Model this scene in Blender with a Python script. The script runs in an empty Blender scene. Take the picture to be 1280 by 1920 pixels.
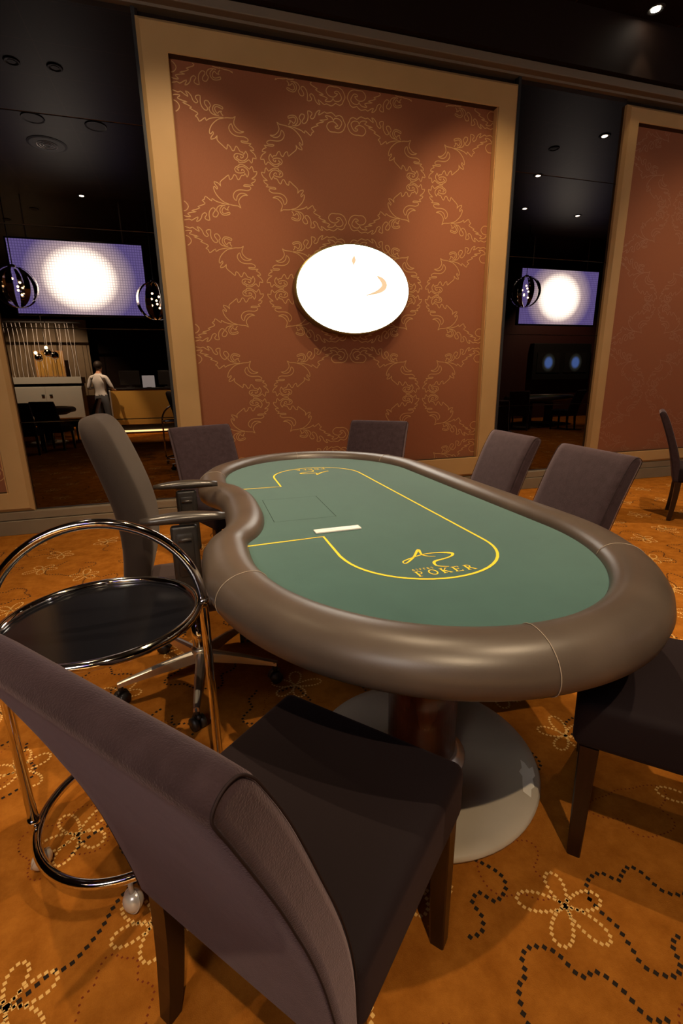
import bpy, bmesh, math, random
from mathutils import Vector, Matrix, Quaternion
random.seed(7)
C = bpy.context.scene.collection
sin, cos, pi, R = math.sin, math.cos, math.pi, math.radians
MOTIF=[[(259,311),(237,315),(192,318),(171,332),(185,299),(186,277),(173,257),(150,238),(127,231),(108,232),(127,222),(155,219),(181,228),(198,249),(206,277),(224,263),(230,242),(219,219),(199,203),(173,195),(141,194),(109,195),(84,185),(78,174),(86,164),(108,164),(138,164),(130,154),(101,152),(53,152),(73,138),(49,128),(34,106),(68,105),(43,89),(26,71),(19,47),(46,50),(51,27),(61,11),(81,34),(106,18),(135,7),(168,8),(165,16),(190,26),(203,44),(195,63),(173,70),(144,67),(124,59),(130,46),(145,41),(147,54)],[(104,95),(90,72),(92,50),(110,30),(135,20),(165,27),(188,42),(172,47),(176,57)],[(104,95),(113,80),(121,69),(129,84),(150,86),(166,111),(180,122),(189,109),(197,91),(213,87),(228,113),(248,126),(254,111),(259,93),(292,118),(319,138),(332,156),(328,181),(346,161),(380,151),(373,172),(357,189),(360,206),(377,188),(388,193),(382,222),(363,253),(332,282),(300,301),(259,311),(301,311),(352,301),(384,291),(407,277),(411,296),(436,280),(461,265),(473,290),(490,297),(467,316),(484,329),(530,348),(511,353),(545,369),(582,379),(542,387),(579,392),(616,404),(599,417),(596,426),(633,425),(656,414),(666,396),(676,414),(713,415),(739,396),(737,374),(712,343),(685,346),(679,358),(706,361),(696,373),(672,388),(645,387),(620,377),(604,352),(614,330),(637,313),(676,314),(712,313),(747,328),(764,352),(773,380),(757,406),(748,427),(721,441),(687,431),(673,441),(647,454),(607,444),(587,452),(560,436),(533,424),(540,441),(549,458),(527,451),(507,429),(498,404),(476,388),(460,400),(477,423),(468,438),(439,441),(442,408),(436,375),(412,348),(390,351),(390,367),(407,388),(408,409),(382,413),(363,383),(375,368),(373,347),(353,328),(320,322),(301,325)],[(269,323),(286,345),(277,354),(297,351),(306,342),(315,337),(328,352),(332,371),(317,383),(291,377),(271,370),(268,383),(298,394),(330,393),(348,371),(346,346),(324,325)]]
LOGO=[[(-89,1171),(-84,1165),(-68,1177),(-37,1209),(-1,1258),(-9,1218),(0,1199),(22,1188)],[(-89,1171),(-85,1181),(-68,1191),(-39,1204),(-8,1215),(26,1217),(62,1209),(81,1196),(67,1176),(37,1164),(7,1156),(-6,1144),(-9,1124),(3,1112),(21,1105)]]
WY = 4.60      # front of the framed panels
GY = 4.66      # plane of the black mirror glass
CEIL = 4.5

# ---------------------------------------------------------------- materials
def mat(name, col=(0.5,0.5,0.5), rough=0.5, metal=0.0, spec=0.5, sheen=0.0, sheencol=(1,1,1), coat=0.0, noise=None, bump=None, emit=None, estr=0.0):
    m = bpy.data.materials.new(name); m.use_nodes = True
    nt = m.node_tree; b = nt.nodes['Principled BSDF']
    b.inputs['Base Color'].default_value = (*col,1)
    b.inputs['Roughness'].default_value = rough
    b.inputs['Metallic'].default_value = metal
    b.inputs['Specular IOR Level'].default_value = spec
    if sheen:
        b.inputs['Sheen Weight'].default_value = sheen
        b.inputs['Sheen Tint'].default_value = (*sheencol,1)
        b.inputs['Sheen Roughness'].default_value = 0.45
    if coat:
        b.inputs['Coat Weight'].default_value = coat; b.inputs['Coat Roughness'].default_value = 0.12
    tc = nt.nodes.new('ShaderNodeTexCoord')
    if noise:                       # (scale, detail, colour2, lo, hi, stretch)
        sc, det, c2, lo, hi, st = noise
        mp = nt.nodes.new('ShaderNodeMapping'); mp.inputs['Scale'].default_value = st
        n = nt.nodes.new('ShaderNodeTexNoise'); n.inputs['Scale'].default_value = sc; n.inputs['Detail'].default_value = det; n.inputs['Roughness'].default_value = .72 if det > 7 else .5
        r = nt.nodes.new('ShaderNodeMapRange'); r.inputs[1].default_value = lo; r.inputs[2].default_value = hi
        x = nt.nodes.new('ShaderNodeMix'); x.data_type = 'RGBA'
        x.inputs[6].default_value = (*col,1); x.inputs[7].default_value = (*c2,1)
        nt.links.new(tc.outputs['Object'], mp.inputs[0]); nt.links.new(mp.outputs[0], n.inputs['Vector'])
        nt.links.new(n.outputs[0], r.inputs[0]); nt.links.new(r.outputs[0], x.inputs[0])
        nt.links.new(x.outputs[2], b.inputs['Base Color'])
    if bump:                        # (scale, strength, distance, stretch)
        sc, stg, dist, st = bump
        mp = nt.nodes.new('ShaderNodeMapping'); mp.inputs['Scale'].default_value = st
        n = nt.nodes.new('ShaderNodeTexNoise'); n.inputs['Scale'].default_value = sc; n.inputs['Detail'].default_value = 3
        bp = nt.nodes.new('ShaderNodeBump'); bp.inputs['Strength'].default_value = stg; bp.inputs['Distance'].default_value = dist
        nt.links.new(tc.outputs['Object'], mp.inputs[0]); nt.links.new(mp.outputs[0], n.inputs['Vector'])
        nt.links.new(n.outputs[0], bp.inputs['Height']); nt.links.new(bp.outputs[0], b.inputs['Normal'])
    if emit:
        b.inputs['Emission Color'].default_value = (*emit,1); b.inputs['Emission Strength'].default_value = estr
    return m

M = {}
M['carpet'] = mat('carpet_pile', (0.37,0.132,0.018), 1.0, spec=0.0, noise=(11,15,(0.235,0.075,0.009),0.38,0.66,(1,1,1)), bump=(420,0.5,0.003,(1,1,1)))
M['tuft_gold'] = mat('carpet_gold_tuft', (0.72,0.43,0.14), 1.0, spec=0.05, bump=(500,0.5,0.002,(1,1,1)))
M['tuft_black'] = mat('carpet_black_tuft', (0.022,0.016,0.012), 1.0, spec=0.05)
M['tuft_red'] = mat('carpet_red_tuft', (0.17,0.035,0.012), 1.0, spec=0.05)
M['frame'] = mat('champagne_lacquer', (0.46,0.285,0.118), 0.5, spec=0.2, noise=(3,2,(0.42,0.26,0.105),0.3,0.7,(1,1,1)))
M['paper'] = mat('russet_wallpaper', (0.275,0.098,0.044), 0.6, spec=0.15, noise=(70,2,(0.25,0.088,0.039),0.35,0.65,(8,1,1)))
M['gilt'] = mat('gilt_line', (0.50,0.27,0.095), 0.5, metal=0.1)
M['gilt_faint'] = mat('fainter_gilt_line', (0.31,0.125,0.058), 0.5)  # same line pattern in a colour closer to the wallpaper
M['lip_shade'] = mat('painted_lip_shade', (0.05,0.028,0.012), 0.6, spec=0.2)
M['base'] = mat('olive_skirting', (0.20,0.15,0.09), 0.5, noise=(4,2,(0.17,0.125,0.075),0.3,0.7,(1,1,1)))
M['cornice'] = mat('grey_cornice', (0.16,0.125,0.085), 0.6)
M['darkwall'] = mat('dark_brown_wall', (0.012,0.006,0.004), 0.7, spec=0.1)
M['felt'] = mat('green_felt', (0.037,0.100,0.090), 0.95, spec=0.15, sheen=0.75, sheencol=(0.72,0.9,0.82), noise=(14,4,(0.031,0.087,0.079),0.3,0.7,(1,1,1)), bump=(900,0.25,0.001,(1,1,1)))
M['felt_dark'] = mat('felt_groove', (0.018,0.045,0.036), 0.95)
M['print'] = mat('yellow_felt_print', (0.90,0.66,0.05), 0.8, spec=0.2)
M['leather'] = mat('taupe_leather', (0.098,0.074,0.058), 0.37, spec=0.6, noise=(6,4,(0.072,0.053,0.042),0.3,0.7,(1,1,1)), bump=(260,0.12,0.001,(1,1,1)))
M['stitch'] = mat('seam_thread', (0.36,0.29,0.22), 0.7)
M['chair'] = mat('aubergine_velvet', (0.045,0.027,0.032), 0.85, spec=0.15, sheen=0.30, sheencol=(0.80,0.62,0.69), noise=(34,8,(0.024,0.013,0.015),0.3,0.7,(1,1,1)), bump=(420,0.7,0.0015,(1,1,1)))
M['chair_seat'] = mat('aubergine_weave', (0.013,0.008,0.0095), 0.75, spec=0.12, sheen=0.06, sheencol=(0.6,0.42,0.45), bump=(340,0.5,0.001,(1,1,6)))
M['piping'] = mat('dark_piping', (0.022,0.013,0.014), 0.8, spec=0.2)
M['legwood'] = mat('espresso_wood', (0.011,0.0045,0.0035), 0.30, noise=(12,4,(0.020,0.007,0.005),0.4,0.7,(8,8,1)))
M['colwood'] = mat('walnut_column', (0.14,0.038,0.014), 0.25, coat=0.4, noise=(7,6,(0.055,0.014,0.006),0.35,0.65,(3,3,0.5)))
M['discmetal'] = mat('painted_disc', (0.47,0.41,0.325), 0.42, spec=0.4, noise=(5,4,(0.41,0.355,0.28),0.3,0.7,(1,1,1)))
M['chip'] = mat('worn_paint', (0.72,0.68,0.60), 0.6)
M['chrome'] = mat('chrome', (0.80,0.77,0.74), 0.06, metal=1.0)
M['satin'] = mat('satin_steel', (0.62,0.58,0.52), 0.33, metal=0.9)
M['blackglass'] = mat('black_laminate', (0.006,0.006,0.008), 0.14, spec=0.6)
M['ofabric'] = mat('charcoal_office_fabric', (0.027,0.0185,0.015), 0.85, spec=0.25, sheen=0.15, sheencol=(0.75,0.62,0.55), bump=(420,0.5,0.001,(1,1,1)))
M['oseat'] = mat('plum_office_seat', (0.045,0.030,0.030), 0.85, spec=0.25, sheen=0.3, sheencol=(0.75,0.55,0.55), bump=(420,0.5,0.001,(1,1,1)))
M['plastic'] = mat('black_plastic', (0.022,0.019,0.017), 0.4)
M['armpad'] = mat('arm_pad', (0.038,0.031,0.027), 0.30, spec=0.6)
M['white'] = mat('white_lacquer', (0.75,0.74,0.70), 0.4)
M['offwhite'] = mat('pale_cabinet', (0.50,0.52,0.48), 0.45)
M['goldfront'] = mat('mustard_counter', (0.50,0.29,0.06), 0.5)
M['shirt'] = mat('white_shirt', (0.80,0.80,0.80), 0.8)
M['trousers'] = mat('grey_trousers', (0.10,0.11,0.13), 0.8)
M['skin'] = mat('skin', (0.55,0.30,0.20), 0.5)
M['hair'] = mat('dark_hair', (0.02,0.012,0.008), 0.6)
M['black'] = mat('matt_black', (0.008,0.007,0.007), 0.6)
M['brass'] = mat('olive_brass_rim', (0.25,0.20,0.06), 0.35, metal=0.7)
M['lens'] = mat('lamp_lens', (1,1,1), 0.3, emit=(1,0.86,0.66), estr=60)
M['glow'] = mat('sign_glow', (1,1,1), 0.4, emit=(1,0.93,0.80), estr=7)
M['logo'] = mat('sign_logo', (0.8,0.6,0.4), 0.4, emit=(1.0,0.74,0.45), estr=0.62)
M['strip'] = mat('led_strip', (1,1,1), 0.4, emit=(1,0.62,0.25), estr=14)
M['bulb'] = mat('filament_bulb', (1,1,1), 0.4, emit=(1,0.62,0.30), estr=90)
M['paperlit'] = mat('glowing_paper', (0.6,0.62,0.65), 0.5, emit=(0.6,0.65,0.75), estr=1.2)  # brightness of the sheets put in as emission, paper is no lamp
M['beads'] = mat('glass_bead_string', (0.85,0.85,0.88), 0.25)
M['castersilver'] = mat('silver_caster', (0.66,0.63,0.58), 0.25, metal=0.45)
M['maroon'] = mat('maroon_wall', (0.055,0.014,0.012), 0.6)

def mirror_mat():
    m = bpy.data.materials.new('black_mirror_glass'); m.use_nodes = True
    b = m.node_tree.nodes['Principled BSDF']
    b.inputs['Base Color'].default_value = (0.115,0.10,0.095,1)
    b.inputs['Metallic'].default_value = 1.0; b.inputs['Roughness'].default_value = 0.0
    return m
M['mirror'] = mirror_mat()

def ceiling_mat():
    m = bpy.data.materials.new('dark_ceiling_tile'); m.use_nodes = True
    nt = m.node_tree; b = nt.nodes['Principled BSDF']
    tc = nt.nodes.new('ShaderNodeTexCoord'); br = nt.nodes.new('ShaderNodeTexBrick')
    br.offset = 0.0; br.inputs['Scale'].default_value = 1.0
    br.inputs['Brick Width'].default_value = 1.2; br.inputs['Row Height'].default_value = 0.6
    br.inputs['Mortar Size'].default_value = 0.006
    br.inputs['Color1'].default_value = (0.014,0.007,0.004,1); br.inputs['Color2'].default_value = (0.011,0.006,0.004,1)
    br.inputs['Mortar'].default_value = (0.075,0.042,0.028,1)
    nt.links.new(tc.outputs['Object'], br.inputs['Vector']); nt.links.new(br.outputs[0], b.inputs['Base Color'])
    b.inputs['Roughness'].default_value = 0.45; b.inputs['Specular IOR Level'].default_value = 0.12
    return m
M['ceiling'] = ceiling_mat()

def screen_mat(name, inner, mid, outer, rx, ry, strength, dots=True):
    m = bpy.data.materials.new(name); m.use_nodes = True
    nt = m.node_tree; b = nt.nodes['Principled BSDF']
    tc = nt.nodes.new('ShaderNodeTexCoord'); mp = nt.nodes.new('ShaderNodeMapping')
    mp.inputs['Scale'].default_value = (1/rx,0,1/ry)
    ln = nt.nodes.new('ShaderNodeVectorMath'); ln.operation = 'LENGTH'
    cr = nt.nodes.new('ShaderNodeValToRGB'); e = cr.color_ramp.elements
    e[0].position = 0.0; e[0].color = (*inner,1)
    e[1].position = 0.85; e[1].color = (*outer,1)
    k = e.new(0.36); k.color = (*inner,1)
    k = e.new(0.58); k.color = (*mid,1)
    nt.links.new(tc.outputs['Object'], mp.inputs[0]); nt.links.new(mp.outputs[0], ln.inputs[0]); nt.links.new(ln.outputs['Value'], cr.inputs[0])
    src = cr.outputs[0]
    if dots:
        ck = nt.nodes.new('ShaderNodeTexBrick'); ck.offset = 0
        ck.inputs['Scale'].default_value = 1; ck.inputs['Brick Width'].default_value = 0.045; ck.inputs['Row Height'].default_value = 0.045
        ck.inputs['Mortar Size'].default_value = 0.006
        ck.inputs['Color1'].default_value = (1,1,1,1); ck.inputs['Color2'].default_value = (1,1,1,1); ck.inputs['Mortar'].default_value = (0.55,0.55,0.6,1)
        sw = nt.nodes.new('ShaderNodeSeparateXYZ'); cb = nt.nodes.new('ShaderNodeCombineXYZ')
        nt.links.new(tc.outputs['Object'], sw.inputs[0]); nt.links.new(sw.outputs[0], cb.inputs[0]); nt.links.new(sw.outputs[2], cb.inputs[1])
        nt.links.new(cb.outputs[0], ck.inputs['Vector'])
        mx = nt.nodes.new('ShaderNodeMix'); mx.data_type = 'RGBA'; mx.blend_type = 'MULTIPLY'; mx.inputs[0].default_value = 1
        nt.links.new(src, mx.inputs[6]); nt.links.new(ck.outputs[0], mx.inputs[7]); src = mx.outputs[2]
    nt.links.new(src, b.inputs['Emission Color']); b.inputs['Emission Strength'].default_value = strength
    b.inputs['Base Color'].default_value = (0.02,0.02,0.02,1)
    return m
M['screen'] = screen_mat('halftone_screen', (1.0,0.93,0.76), (0.20,0.165,0.175), (0.046,0.037,0.108), 1.15, 1.0, 22)
M['monitor'] = screen_mat('blue_monitor', (0.16,0.34,1.0), (0.05,0.06,0.05), (0.0,0.0,0.0), 0.30, 0.34, 2.2, False)

# ---------------------------------------------------------------- mesh helpers
def link(name, me, m=None, parent=None, smooth=False):
    o = bpy.data.objects.new(name, me); C.objects.link(o)
    if m is not None:
        for x in (m if isinstance(m,(list,tuple)) else [m]): me.materials.append(M[x])
    if smooth:
        for p in me.polygons: p.use_smooth = True
    if parent: o.parent = parent
    return o
def bobj(name, bm, m, parent=None, smooth=False, recalc=True):
    if recalc: bmesh.ops.recalc_face_normals(bm, faces=bm.faces)
    me = bpy.data.meshes.new(name); bm.to_mesh(me); bm.free()
    return link(name, me, m, parent, smooth)
def tag(o, label=None, cat=None, group=None, kind=None):
    if label: o['label'] = label
    if cat: o['category'] = cat
    if group: o['group'] = group
    if kind: o['kind'] = kind
    return o
def thing(name, label, cat, loc=(0,0,0), rz=0, group=None):
    o = bpy.data.objects.new(name, None); C.objects.link(o); o.empty_display_size = 0.1
    o.location = loc; o.rotation_euler = (0,0,rz)
    return tag(o, label, cat, group)
def dup(root, loc, rz, label, group=None):
    r = root.copy(); C.objects.link(r); r.location = loc; r.rotation_euler = (0,0,rz); r['label'] = label
    if group: r['group'] = group
    elif 'group' in r: del r['group']
    def kids(a, b):
        for ch in list(a.children):
            c = ch.copy(); C.objects.link(c); c.parent = b; kids(ch, c)
    kids(root, r)
    return r
def box(bm, x0,x1,y0,y1,z0,z1, bev=0, seg=2, mi=0):
    vs = [bm.verts.new(p) for p in ((x0,y0,z0),(x1,y0,z0),(x1,y1,z0),(x0,y1,z0),(x0,y0,z1),(x1,y0,z1),(x1,y1,z1),(x0,y1,z1))]
    fs = [bm.faces.new([vs[i] for i in f]) for f in ((0,3,2,1),(4,5,6,7),(0,1,5,4),(1,2,6,5),(2,3,7,6),(3,0,4,7))]
    for f in fs: f.material_index = mi
    if bev:
        es = list({e for f in fs for e in f.edges})
        bmesh.ops.bevel(bm, geom=es, offset=bev, segments=seg, profile=0.5, affect='EDGES')
def bx(*a, **k):
    bm = bmesh.new(); box(bm,*a,**k); return bm
def rings(bm, secs, closed=False, cap=True, mi=0):
    """skin a list of equal-length point rings"""
    vr = [[bm.verts.new(p) for p in s] for s in secs]
    n = len(vr[0]); m = len(vr)
    for i in range(m if closed else m-1):
        a, b = vr[i], vr[(i+1)%m]
        for j in range(n):
            f = bm.faces.new((a[j],a[(j+1)%n],b[(j+1)%n],b[j])); f.material_index = mi
    if cap and not closed:
        bm.faces.new(vr[0][::-1]).material_index = mi; bm.faces.new(vr[-1]).material_index = mi
def tube(bm, pts, r, n=12, closed=False, mi=0):
    pts = [Vector(p) for p in pts]; m = len(pts); secs = []
    rr = r if isinstance(r,(list,tuple)) else [r]*m
    prev = None
    for i,p in enumerate(pts):
        if closed: t = pts[(i+1)%m]-pts[i-1]
        else: t = pts[min(i+1,m-1)]-pts[max(i-1,0)]
        t.normalize()
        if prev is None:
            a = Vector((0,0,1)) if abs(t.z) < 0.9 else Vector((1,0,0))
            u = t.cross(a).normalized()
        else:
            u = (prev - t*prev.dot(t)).normalized()
        v = t.cross(u); prev = u
        secs.append([p+(u*cos(2*pi*k/n)+v*sin(2*pi*k/n))*rr[i] for k in range(n)])
    rings(bm, secs, closed, not closed, mi)
def lathe(bm, prof, n=32, c=(0,0,0), mi=0, sx=1, sy=1):
    secs = [[Vector((c[0]+r*cos(2*pi*k/n)*sx, c[1]+r*sin(2*pi*k/n)*sy, c[2]+z)) for k in range(n)] for r,z in prof]
    rings(bm, secs, mi=mi)
def smooth_pts(pts, k=3, closed=False):
    P = [Vector(p) for p in pts]; n = len(P); out = []
    for i in range(n if closed else n-1):
        if closed: a,b,c,d = P[i-1],P[i],P[(i+1)%n],P[(i+2)%n]
        else: a,b,c,d = P[max(i-1,0)],P[i],P[i+1],P[min(i+2,n-1)]
        for j in range(k):
            t = j/k
            out.append(0.5*((2*b)+(c-a)*t+(2*a-5*b+4*c-d)*t*t+(3*b-a-3*c+d)*t**3))
    if not closed: out.append(P[-1])
    return out
def ribbon(V, F, pts, w, to3d, closed=False, keep=None):
    """flat strip of width w along 2-D points; to3d(x, y) puts a point in space"""
    n = len(pts)
    ws = w if isinstance(w,(list,tuple)) else [w]*n
    base = len(V); L = []
    for i in range(n):
        a = pts[i-1] if (i>0 or closed) else pts[i]; b = pts[(i+1)%n] if (i<n-1 or closed) else pts[i]
        t = Vector((b[0]-a[0], b[1]-a[1]));
        if t.length < 1e-9: t = Vector((1,0))
        t.normalize(); nx, ny = -t.y, t.x
        V.append(to3d(pts[i][0]+nx*ws[i]/2, pts[i][1]+ny*ws[i]/2)); V.append(to3d(pts[i][0]-nx*ws[i]/2, pts[i][1]-ny*ws[i]/2))
    for i in range(n if closed else n-1):
        j = (i+1)%n
        if keep and not (keep(pts[i]) and keep(pts[j])): continue
        F.append((base+2*i, base+2*i+1, base+2*j+1, base+2*j))

# ---------------------------------------------------------------- camera
cam = bpy.data.cameras.new('camera'); co = bpy.data.objects.new('camera', cam); C.objects.link(co)
cam.sensor_fit = 'VERTICAL'; cam.sensor_height = 36; cam.lens = 893/1920*36; cam.clip_start = 0.03
yaw, pit, rol = R(16.5), R(15.4), R(0.9)
Fv = Vector((sin(yaw)*cos(pit), cos(yaw)*cos(pit), -sin(pit))); R0 = Vector((cos(yaw), -sin(yaw), 0)); U0 = R0.cross(Fv)
Rv = R0*cos(rol) - U0*sin(rol); Uv = Rv.cross(Fv)
mw = Matrix((Rv, Uv, -Fv)).transposed().to_4x4(); mw.translation = Vector((0,0,1.25))
co.matrix_world = mw
bpy.context.scene.camera = co

# ---------------------------------------------------------------- room shell
X0, X1, Y0, Y1 = -7.5, 15.0, -9.6, 4.74
def struct(name, bm, m, **k): return tag(bobj(name, bm, m, **k), kind='structure')

# carpet: ground slab with the woven motifs as tufts of the same mesh
V, F, MI = [], [], []
def quad(cx, cy, s, a, mi, z):
    b = len(V); ca, sa = cos(a)*s/2, sin(a)*s/2
    for dx,dy in ((-1,-1),(1,-1),(1,1),(-1,1)):
        V.append((cx+dx*ca-dy*sa, cy+dx*sa+dy*ca, z))
    F.append((b,b+1,b+2,b+3)); MI.append(mi)
V += [(X0,Y0,0),(X1,Y0,0),(X1,Y1,0),(X0,Y1,0),(X0,Y0,-.05),(X1,Y0,-.05),(X1,Y1,-.05),(X0,Y1,-.05)]
F += [(0,1,2,3),(7,6,5,4),(0,4,5,1),(1,5,6,2),(2,6,7,3),(3,7,4,0)]; MI += [0]*6
def walk(pts, step):
    out = []; acc = 0.0; n = len(pts)
    for i in range(n-1):
        a, b = Vector(pts[i]), Vector(pts[i+1]); L = (b-a).length; d = b-a
        while acc < L:
            out.append((a+d*(acc/L), math.atan2(d.y,d.x))); acc += step
        acc -= L
    return out
def flower(cx, cy, rot, sc=1.0):
    ang = [-2, 75, 153, 229, 300]
    for k, a in enumerate(ang):
        a = R(a + random.uniform(-7,7)) + rot; ln = sc*(.090,.079,.110,.094,.100)[k]; wd = sc*random.uniform(.021,.026)
        pts = []
        for i in range(25):
            t = 2*pi*i/24; u = ln*(0.5-0.5*cos(t)) + .004; v = wd*sin(t)*(0.55+0.45*(0.5-0.5*cos(t)))*1.25
            pts.append((cx+u*cos(a)-v*sin(a), cy+u*sin(a)+v*cos(a)))
        for p, b in walk(pts, .0128): quad(p.x, p.y, .0080, .5, 1, .0012)
def blob(cx, cy, rad, ph, mi, step, size, open_=0.0, z=.0010):
    pts = []; n = 90
    k1, k2 = random.choice((3,4)), random.choice((5,6,7)); a1, a2 = random.uniform(.16,.26), random.uniform(.07,.14); e = random.uniform(.7,1)
    for i in range(n+1):
        t = 2*pi*i/n*(1-open_)
        r = rad*(1+a1*sin(k1*t+ph)+a2*sin(k2*t+2*ph))
        x, y = r*cos(t), r*sin(t)*e
        pts.append((cx+x*cos(ph)-y*sin(ph), cy+x*sin(ph)+y*cos(ph)))
    for p, b in walk(pts, step): quad(p.x, p.y, size, b*0+.6, mi, z)
near = [(.757,.679),(.428,.86),(-.49,.86),(-.207,.94),(-.433,1.255),(-.147,2.208),(.152,.59),(1.173,1.156),(1.09,1.45),(1.356,.80),(.30,1.75),
        (-1.126,2.948),(-1.143,3.609),(-.821,3.398),(-1.083,3.904),(-1.373,4.239),(-.801,4.138),(2.67,1.976),(3.01,2.399),(3.703,2.901),(3.333,2.762),(2.403,1.772)]
for x,y in near: flower(x, y, random.uniform(0,6.28) if (x,y)!=near[0] else 0)
for i in range(-10,22):
    for j in range(-8,12):
        x = i*.46 + (j%2)*.23 + random.uniform(-.06,.06); y = j*.44+.2 + random.uniform(-.06,.06)
        if X0+.1 < x < X1-.1 and Y0+.1 < y < 4.5 and all((x-a)**2+(y-b)**2 > .34**2 for a,b in near): flower(x, y, random.uniform(0,6.28))
# measured black chains in front, then the wandering ones
chains = [[(.528,.50),(.528,.536),(.548,.576),(.575,.59),(.590,.622),(.625,.63),(.665,.607),(.683,.554),(.705,.55),(.731,.544),(.753,.503),(.763,.454),(.80,.44)],
          [(.826,.675),(.85,.71),(.90,.72),(.93,.69),(.952,.70),(.985,.71),(1.004,.691),(1.014,.638),(1.049,.616),(1.10,.61)],
          [(.826,.675),(.83,.64),(.84,.61),(.839,.592),(.835,.559),(.83,.53),(.846,.508),(.88,.492),(.909,.504),(.93,.54),(.97,.55)],
          [(.60,.86),(.65,.80),(.645,.76),(.60,.74),(.575,.77),(.545,.755),(.55,.72),(.53,.69),(.49,.69)],
          [(-.42,.77),(-.36,.70),(-.335,.72),(-.29,.70),(-.245,.71),(-.22,.67),(-.235,.63),(-.215,.59),(-.23,.55),(-.26,.53)],
          [(-.60,.96),(-.56,.93),(-.53,.93),(-.52,.88),(-.48,.86),(-.42,.90),(-.38,.905),(-.33,.96),(-.30,1.02),(-.25,1.08),(-.27,1.13),(-.31,1.17),(-.30,1.22),(-.34,1.26),(-.40,1.24),(-.44,1.19)]]
for c in chains:
    for p, b in walk(smooth_pts([(x,y,0) for x,y in c],4), .0175): quad(p.x, p.y, .0098, .5, 2, .0010)
for i in range(-10,24):
    for j in range(-10,14):
        x = i*.47 + (j%2)*.23+.2 + random.uniform(-.05,.05); y = j*.40 + random.uniform(-.05,.05)
        if not (X0+.3 < x < X1-.3 and Y0+.3 < y < 4.3): continue
        if (.30 < x < 1.2 and .35 < y < .98) or (-.75 < x < -.05 and .45 < y < 1.35):
            blob(x, y, random.uniform(.08,.12), random.uniform(0,6.28), 3, .013, .0045, 0, .0006); continue
        blob(x, y, random.uniform(.10,.15), random.uniform(0,6.28), 2, .0185, .0092, random.uniform(0,.25))
        blob(x+.03, y+.02, random.uniform(.06,.10), random.uniform(0,6.28), 3, .014, .0045, 0, .0006)
me = bpy.data.meshes.new('floor'); me.from_pydata(V, [], F)
fl = link('floor', me, ['carpet','tuft_gold','tuft_black','tuft_red'])
me.polygons.foreach_set('material_index', MI); tag(fl, kind='structure')

struct('ceiling', bx(X0,X1,Y0,Y1,CEIL,CEIL+.08), 'ceiling')
struct('wall_back', bx(X0,X1,4.70,4.80,0,CEIL), 'darkwall')
struct('wall_left', bx(X0-.1,X0,Y0,4.8,0,CEIL), 'darkwall')
struct('wall_right', bx(X1,X1+.1,Y0,4.8,0,CEIL), 'darkwall')
struct('wall_front', bx(X0,X1,Y0-.1,Y0,0,CEIL), 'darkwall')
# cornice above the panels
bm = bmesh.new(); box(bm, X0,X1,4.55,4.70,3.975,4.045,.006); box(bm, X0,X1,4.62,4.70,3.955,3.975); struct('trim_1', bm, 'cornice')
struct('trim_2', bx(X0,X1,4.50,4.70,4.05,CEIL,), 'darkwall')
# skirting: plinth with a shallow upper step
bm = bmesh.new(); box(bm, X0,X1,4.585,4.70,0,.125,.004); box(bm, X0,X1,4.60,4.70,.130,.198,.004); struct('baseboard_back', bm, 'base')
struct('baseboard_left', bx(X0,X0+.03,Y0,4.58,0,.16,.004), 'base')

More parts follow.
